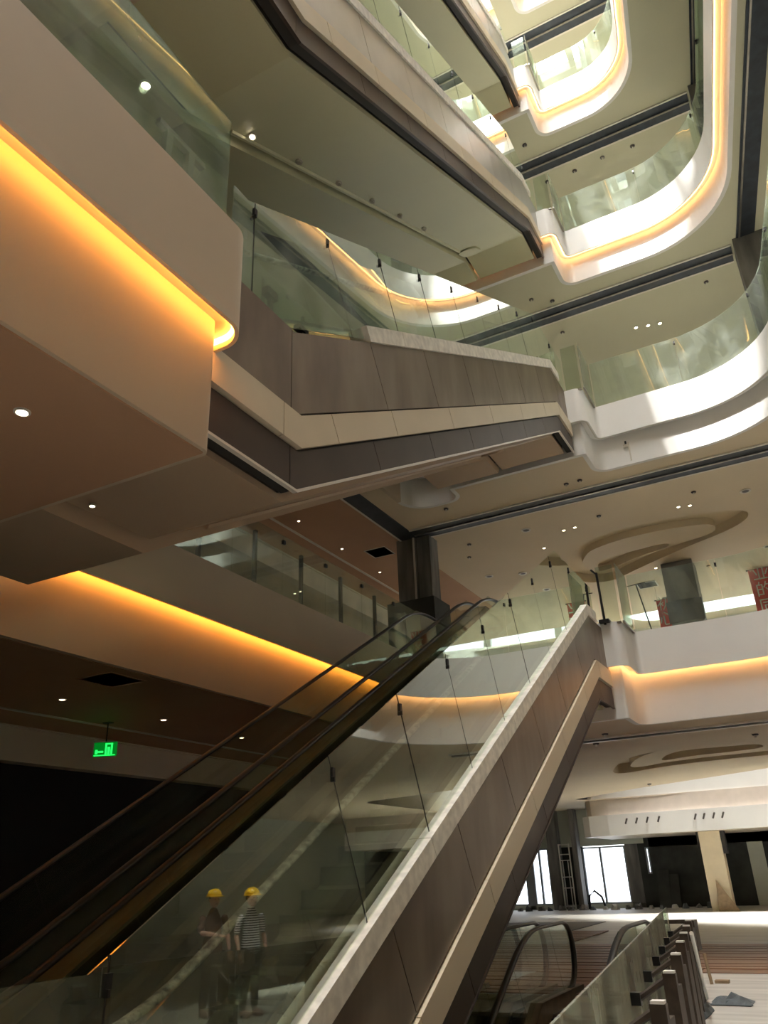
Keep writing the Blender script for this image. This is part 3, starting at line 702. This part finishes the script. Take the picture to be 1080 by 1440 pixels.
for i in range(20):
    x, y = -14.3 + .49 * i, 38.55 + .25 * (i % 2)
    s = random.uniform(.14, .25); v = [(x + s * random.uniform(.6, 1) * math.cos(a), y + s * random.uniform(.6, 1) * math.sin(a), 0) for a in [k * PI / 3 for k in range(6)]]
    v += [(x + s * .5 * math.cos(a), y + s * .5 * math.sin(a), s * random.uniform(.5, 1.1)) for a in [k * PI / 3 + .3 for k in range(6)]]
    f = [(k, (k + 1) % 6, (k + 1) % 6 + 6, k + 6) for k in range(6)] + [tuple(range(6, 12)), tuple(range(5, -1, -1))]
    tag(obj('rubble_sack', (v, f), random.choice(['debris', 'cap', 'debris', 'tarp'])), 'grey sack or lump of rubble heaped along the far wall', 'rubble', 'rubble along the far wall')
tag(obj('hose_arch', tube([(-10.75, 39.4, 0), (-10.7, 39.4, .55), (-10.45, 39.4, .75), (-10.15, 39.4, .5), (-10.0, 39.4, 0)], .05), 'clip'), 'dark bent hose standing in front of the wide far window', 'hose')
for i, (x, w_, h) in enumerate([(-7.4, .25, 1.5), (-6.95, .2, 1.3)]):
    tag(obj('leaning_board', prism_x([(39.3, 0), (39.35, 0), (39.9, h), (39.85, h)], x - w_, x + w_), 'darkwall'), ['broad dark board leaning on the far wall below the slit window', 'narrower dark board leaning beside the broad one at the far wall'][i], 'board')
tag(obj('wall_pier', box(-9.75, -9.1, 17.6, 18.4, 0, 4.24), 'brown2'), 'dark pier on the ground floor behind the lowest escalator flank', 'pier')

# ---------------------------------------------------------------- ceiling fittings
def fitting(kind, x, y, z, label, group, lit=False, r=.07, power=160):
    t = thing('downlight' if kind != 'sensor' else 'ceiling_sensor', label, 'lamp' if kind != 'sensor' else 'sensor', (x, y, z), group)
    if kind == 'sensor':
        obj('base', lathe([(r, 0), (r, -.02), (r * .8, -.03)], (x, y, z), 12), 'sensor', t); obj('tip', lathe([(r * .4, -.03), (r * .3, -.07)], (x, y, z), 8), 'lampring', t)
    else:
        obj('ring', lathe([(r, 0), (r, -.015), (r * .72, -.02), (r * .7, .0)], (x, y, z), 16), 'lampring', t)
        obj('lens', lathe([(r * .7, -.004), (r * .6, -.012)], (x, y, z), 16), 'lamp' if lit else 'sensor', t)
        if lit and power:
            l = bpy.data.lights.new('downlight_beam', 'SPOT'); l.energy = power; l.spot_size = 1.9; l.spot_blend = .6; l.color = (1, .85, .62); l.shadow_soft_size = .05
            o = bpy.data.objects.new('downlight_beam', l); COL.objects.link(o); o.parent = t; o.location = (0, 0, -.05)
G = 'ceiling fittings, '
for x, y in [(-4.75, 19.75), (-4.44, 19.72), (-1.78, 19.9), (-1.51, 19.97), (-3.18, 24.25), (-2.95, 24.45), (-2.7, 24.5), (-5.61, 20.7)]:
    fitting('lamp', x, y, 9.995, 'small lit downlight in the tan ceiling around the leaf-shaped relief', G + 'small downlights in the tan ceiling', True, .055)
for x, y in [(-5.62, 19.18), (-0.17, 19.86), (0.0, 24.28), (-7.8, 22.03), (-6.83, 22.38)]:
    fitting('lamp', x, y, 9.995, 'larger round ceiling fitting in the tan ceiling around the leaf-shaped relief', G + 'round fittings in the tan ceiling', False, .13)
for x, y in [(-6.89, 16.75), (-7.31, 19.26), (-7.69, 20.17), (-3.69, 19.34), (-3.88, 17.03), (-3.55, 17.02), (-1.74, 24.99), (-1.3, 19.2)]:
    fitting('sensor', x, y, 9.995, 'small dark sensor on the tan ceiling near the shutter channel', G + 'sensors on the tan ceiling', r=.06)
for x, y in [(-10.38, 15.35), (-10.43, 17.57), (-10.44, 19.79)]:
    fitting('lamp', x, y, 9.995, 'small lit downlight above the left walkway beside the pale ceiling joint', G + 'downlights above the left walkway', True, .045, 60)
for x, y in [(-1.86, 19.59), (-1.54, 19.67), (-1.23, 19.75)]:
    fitting('lamp', x, y, 15.495, 'one of three lit downlights in a row on the olive ceiling', G + 'row of three downlights', True, .06)
for x, y in [(-4.04, 16.9), (-3.57, 17.25), (-3.73, 18.72), (0.17, 18.61)]:
    fitting('sensor', x, y, 15.495, 'small dark sensor on the olive fourth storey ceiling', G + 'sensors on the olive ceiling', r=.06)
for x, y in [(-3.58, 16.9), (-1.69, 18.5), (-0.81, 18.54), (-3.41, 18.55), (-2.56, 18.57)]:
    fitting('sensor', x, y, 20.995, 'small dark sensor on the topmost pale ceiling in view', G + 'sensors on the top ceiling', r=.07)
for x, y, l in [(-9.72, 8.19, 1), (-9.72, 10.34, 1), (-9.86, 12.67, 1)]:
    fitting('lamp', x, y, 4.235, 'lit downlight in the brown ceiling near the green exit sign', G + 'downlights near the exit sign', True, .06, 60)
for x, y in [(-4.46, 18.66), (-1.2, 19.88), (-5.46, 29.66), (-5.25, 19.7), (-8.93, 30.2), (-3.94, 17.4)]:
    fitting('sensor', x, y, 4.235, 'small dark sensor on the low ceiling beneath the white fascia', G + 'sensors on the low ceiling', r=.07)
fitting('lamp', -3.69, 2.55, 4.235, 'round ring downlight in the dark near soffit at the left edge', None, True, .05, 0)
fitting('lamp', -4.8, 4.09, 4.52, 'small lit downlight in the soffit by the pale step', None, True, .03, 0)
fitting('lamp', -5.0, 4.25, 9.9, 'bright lamp seen through the near balcony glass', None, True, .07)
for x, y, z, s, lab in [(-8.27, 7.74, 4.24, .3, 'black square ceiling hatch in the brown ceiling over the exit sign'), (-9.68, 18.38, 10.0, .3, 'black square ceiling hatch left of the raw column'), (-3.74, 25.75, 10.0, .28, 'dark square ceiling vent above the red banner'), (-4.78, 4.47, 4.55, .07, 'small black square hatch in the near soffit')]:
    t = thing('ceiling_hatch', lab, 'hatch', (x, y, z)); obj('opening', box(x - s, x + s, y - s, y + s, z - .012, z + .02), 'dark', t)
    if s > .1: obj('frame', join(box(x - s - .03, x + s + .03, y - s - .03, y - s, z - .02, z), box(x - s - .03, x + s + .03, y + s, y + s + .03, z - .02, z), box(x - s - .03, x - s, y - s, y + s, z - .02, z), box(x + s, x + s + .03, y - s, y + s, z - .02, z)), 'ceil_warm_shade' if z < 5 else 'lampring', t)

# exit sign
t = thing('exit_sign', 'green running-man exit sign hanging from the brown ceiling', 'sign', (-10.55, 9.9, 4.24))
ux = Vector((.93, .37, 0)); c0 = Vector((-10.6, 9.95, 3.78))
def sp(u, w_, d=0): return tuple(c0 + ux * u + Vector((0, 0, w_)) + Vector((.37, -.93, 0)) * d)
def plate(u0, u1, w0, w1, d0, d1):
    v = [sp(u, w_, d) for w_ in (w0, w1) for d in (d0, d1) for u in (u0, u1)]
    return v, [(0, 2, 3, 1), (4, 5, 7, 6), (0, 1, 5, 4), (2, 6, 7, 3), (0, 4, 6, 2), (1, 3, 7, 5)]
obj('rod', tube([sp(0, .13), (c0.x, c0.y, 4.24)], .012), 'sensor', t); obj('ceiling_plate', box(c0.x - .08, c0.x + .08, c0.y - .05, c0.y + .05, 4.215, 4.24), 'sensor', t)
obj('panel', plate(-.2, .2, -.11, .12, -.012, .012), 'greendark', t)
obj('frame_edge', plate(-.225, -.2, -.11, .16, -.015, .015), 'lampoff', t)
obj('door_symbol', join(plate(.0, .03, -.08, .1, .012, .018), plate(.1, .13, -.08, .1, .012, .018), plate(0, .13, .08, .1, .012, .018), plate(.045, .085, -.08, .04, .012, .018)), 'green', t)
obj('arrow_symbol', (lambda a: a)(join(plate(-.15, -.03, -.05, -.02, .012, .018), plate(-.17, -.13, -.07, .0, .012, .018))), 'green', t)
obj('ground_line', plate(-.19, .18, -.1, -.085, .012, .018), 'green', t)

# red banners with white characters
def banner(x, y, z0, z1, w_, chars, label, size):
    t = thing('banner', label, 'banner', (x, y, z0))
    n = 9; v = []; f = []
    for j in range(n):
        z = z0 + (z1 - z0) * j / (n - 1); d = .03 * math.sin(j * 1.3)
        v += [(x - w_ / 2, y + d, z), (x + w_ / 2, y + d, z), (x - w_ / 2, y + d + .01, z), (x + w_ / 2, y + d + .01, z)]
    for j in range(n - 1):
        a, b = 4 * j, 4 * j + 4; f += [(a, a + 1, b + 1, b), (a + 3, a + 2, b + 2, b + 3), (a, b, b + 2, a + 2), (a + 1, a + 3, b + 3, b + 1)]
    obj('cloth', (v, f), 'red', t)
    obj('hanging_rod', tube([(x - w_ / 2 - .05, y, z1), (x + w_ / 2 + .05, y, z1)], .02), 'clip', t)
    for sx_ in (-1, 1): obj('cord', tube([(x + sx_ * w_ * .4, y, z1), (x + sx_ * w_ * .4, y, 9.998)], .006, 4), 'clip', t)
    for i, chh in enumerate(chars):
        cu = bpy.data.curves.new('character', 'FONT'); cu.body = chh; cu.size = size; cu.align_x = 'CENTER'; cu.align_y = 'CENTER'; cu.extrude = .004
        o = bpy.data.objects.new('character', cu); COL.objects.link(o); dg = bpy.context.evaluated_depsgraph_get(); me = bpy.data.meshes.new_from_object(o.evaluated_get(dg)); bpy.data.objects.remove(o)
        o = bpy.data.objects.new('character', me); COL.objects.link(o); me.materials.clear(); me.materials.append(M['letter']); o.parent = t
        o.location = (0.04, -.05, (z1 - z0) - size * (.35 + 1.02 * i) ); o.rotation_euler = (PI / 2, 0, 0)
banner(-3.42, 26.2, 8.0, 9.55, .42, '初心', 'red banner with two white characters left of the grey column', .5)
banner(-.42, 26.2, 8.0, 9.98, .62, '业的同', 'wide red banner with white characters right of the grey column', .52)

# ---------------------------------------------------------------- two workers on the walkway, mirrored in the barrier glass
def skin_body(name, pts, edges, radii, m_, parent):
    me = bpy.data.meshes.new(name); me.from_pydata(pts, edges, []); me.update(); me.materials.append(M[m_])
    o = bpy.data.objects.new(name, me); COL.objects.link(o); o.parent = parent
    md = o.modifiers.new('skin', 'SKIN'); md.use_smooth_shade = True
    for i, r in enumerate(radii):
        s = me.skin_vertices[0].data[i]; s.radius = (r, r) if not isinstance(r, tuple) else r
    me.skin_vertices[0].data[0].use_root = True
    sb = o.modifiers.new('sub', 'SUBSURF'); sb.levels = 1; sb.render_levels = 2
    return o
def uv(c, rx, ry, rz, z_from=-1, seg=16, rings=10):
    v, f = [], []
    for j in range(rings + 1):
        t_ = -PI / 2 + PI * j / rings; z = max(math.sin(t_), z_from)
        for i in range(seg):
            a = 2 * PI * i / seg; v.append((c[0] + rx * math.cos(t_) * math.cos(a), c[1] + ry * math.cos(t_) * math.sin(a), c[2] + rz * z))
    for j in range(rings):
        for i in range(seg): f.append((j * seg + i, j * seg + (i + 1) % seg, (j + 1) * seg + (i + 1) % seg, (j + 1) * seg + i))
    return v, f
def person(x, y, heading, label, shirt, arm_fwd, sleeves):
    t = thing('person', label, 'person', (0, 0, 0))
    # local frame: facing -Y, built at origin
    hip, kn, an = .92, .5, .08
    pts = [(0, 0, .95), (0, 0, 1.12), (0, 0, 1.32), (0, .01, 1.45), (0, 0, 1.54)]; rad = [(.15, .11), (.145, .10), (.17, .11), (.09, .08), (.055, .055)]
    E = [(0, 1), (1, 2), (2, 3), (3, 4)]
    for s in (-1, 1):
        b = len(pts); pts += [(s * .09, 0, .86), (s * .11, -.01 - .03 * s, kn), (s * .12, .02, an), (s * .13, -.13, .04)]; rad += [(.095, .10), .062, .042, (.045, .035)]
        E += [(0, b), (b, b + 1), (b + 1, b + 2), (b + 2, b + 3)]
    body = skin_body('body', pts, E, rad, shirt, t)
    trous = skin_body('trousers', [(0, 0, .97), (-.09, 0, .86), (-.11, .02, .5), (-.12, .02, .1), (.09, 0, .86), (.11, -.04, .5), (.12, .02, .1)], [(0, 1), (1, 2), (2, 3), (0, 4), (4, 5), (5, 6)], [(.16, .125), (.105, .11), .075, .065, (.105, .11), .075, .065], 'darkcloth', t)
    for s in (-1, 1):
        sh = (s * .18, 0, 1.42)
        if arm_fwd and s == arm_fwd: el_, wr = (s * .26, -.1, 1.18), (s * .06, -.34, 1.14)
        else: el_, wr = (s * .27, .03, 1.14), (s * .27, -.06, .90)
        up = skin_body('sleeve', [sh, ((sh[0] + el_[0]) / 2, (sh[1] + el_[1]) / 2, (sh[2] + el_[2]) / 2), el_], [(0, 1), (1, 2)], [.062, .055, .05], sleeves, t)
        fa = skin_body('forearm', [el_, ((el_[0] + wr[0]) / 2, (el_[1] + wr[1]) / 2, (el_[2] + wr[2]) / 2), wr], [(0, 1), (1, 2)], [.042, .036, .027], 'skin', t)
        d = (Vector(wr) - Vector(el_)).normalized(); side = Vector((1, 0, 0)) if abs(d.x) < .7 else Vector((0, 0, 1)); side = (side - d * side.dot(d)).normalized()
        W = Vector(wr); hp = [tuple(W), tuple(W + d * .09)]; he = [(0, 1)]; hr = [(.03, .018), (.036, .016)]
        for k in range(4):
            b = len(hp); o_ = side * (-.027 + .018 * k); ln = (.065, .075, .07, .055)[k]
            hp += [tuple(W + d * .095 + o_), tuple(W + d * (.095 + ln * .55) + o_), tuple(W + d * (.095 + ln) + o_ + Vector((0, -.015, -.01)))]; he += [(1, b), (b, b + 1), (b + 1, b + 2)]; hr += [.009, .0085, .007]
        b = len(hp); hp += [tuple(W + d * .03 + side * -.038), tuple(W + d * .07 + side * -.058)]; he += [(0, b), (b, b + 1)]; hr += [.011, .009]
        skin_body('hand', hp, he, hr, 'skin', fa)
        obj('shoe', uv((s * .125, -.07, .045), .05, .14, .06, -.75), 'shoe', t, smooth=True)
    hd = obj('head', uv((0, -.01, 1.645), .078, .095, .12), 'skin', t, smooth=True)
    obj('hair', uv((0, .02, 1.66), .083, .095, .11, -.3), 'hair', hd, base=(0, 0, 0), smooth=True)
    obj('nose', uv((0, -.108, 1.635), .012, .018, .022), 'skin', hd, base=(0, 0, 0))
    for s in (-1, 1):
        obj('ear', uv((s * .08, 0, 1.64), .012, .02, .03), 'skin', hd, base=(0, 0, 0)); obj('eye', uv((s * .03, -.098, 1.655), .012, .008, .008), 'hair', hd, base=(0, 0, 0))
    obj('mouth', uv((0, -.1, 1.585), .022, .008, .005), 'darkcloth', hd, base=(0, 0, 0))
    hm = obj('hard_hat', uv((0, 0, 1.70), .125, .14, .115, 0), 'helmet', t, smooth=True)
    obj('brim', lathe([(.12, -.012), (.155, -.01), (.155, 0), (.12, .01)], (0, -.02, 1.70), 20), 'helmet', hm, base=(0, 0, 0))
    t.scale = (.88,) * 3; t.location = (x, y, 0); t.rotation_euler = (0, 0, heading)
    return t
person(1.58, 10.1, -1.1, 'person in yellow hard hat and brown jacket, forearm raised, mirrored in barrier glass', 'browncloth', 1, 'browncloth')
person(1.02, 10.25, -1.3, 'person in a yellow hard hat and striped shirt, mirrored in the barrier glass', 'stripe', 0, 'stripe')

# ---------------------------------------------------------------- labels: tell look-alikes apart by their order across the view
from bpy_extras.object_utils import world_to_camera_view
bpy.context.view_layer.update()
ORD = 'first second third fourth fifth sixth seventh eighth ninth tenth eleventh twelfth thirteenth fourteenth fifteenth sixteenth seventeenth eighteenth nineteenth twentieth'.split()
same = {}
for o in COL.objects:
    if o.parent is None and o.get('category') and o.get('label'): same.setdefault(o['label'], []).append(o)
for lab, os_ in same.items():
    if len(os_) < 2: continue
    def px(o):
        p = o.matrix_world.translation if o.type == 'EMPTY' else sum((o.matrix_world @ v.co for v in o.data.vertices), Vector()) / len(o.data.vertices)
        return world_to_camera_view(sc, cam, p).x
    os_.sort(key=px)
    for k, o in enumerate(os_): o['label'] = lab + ', ' + ORD[k] + ' from the left'
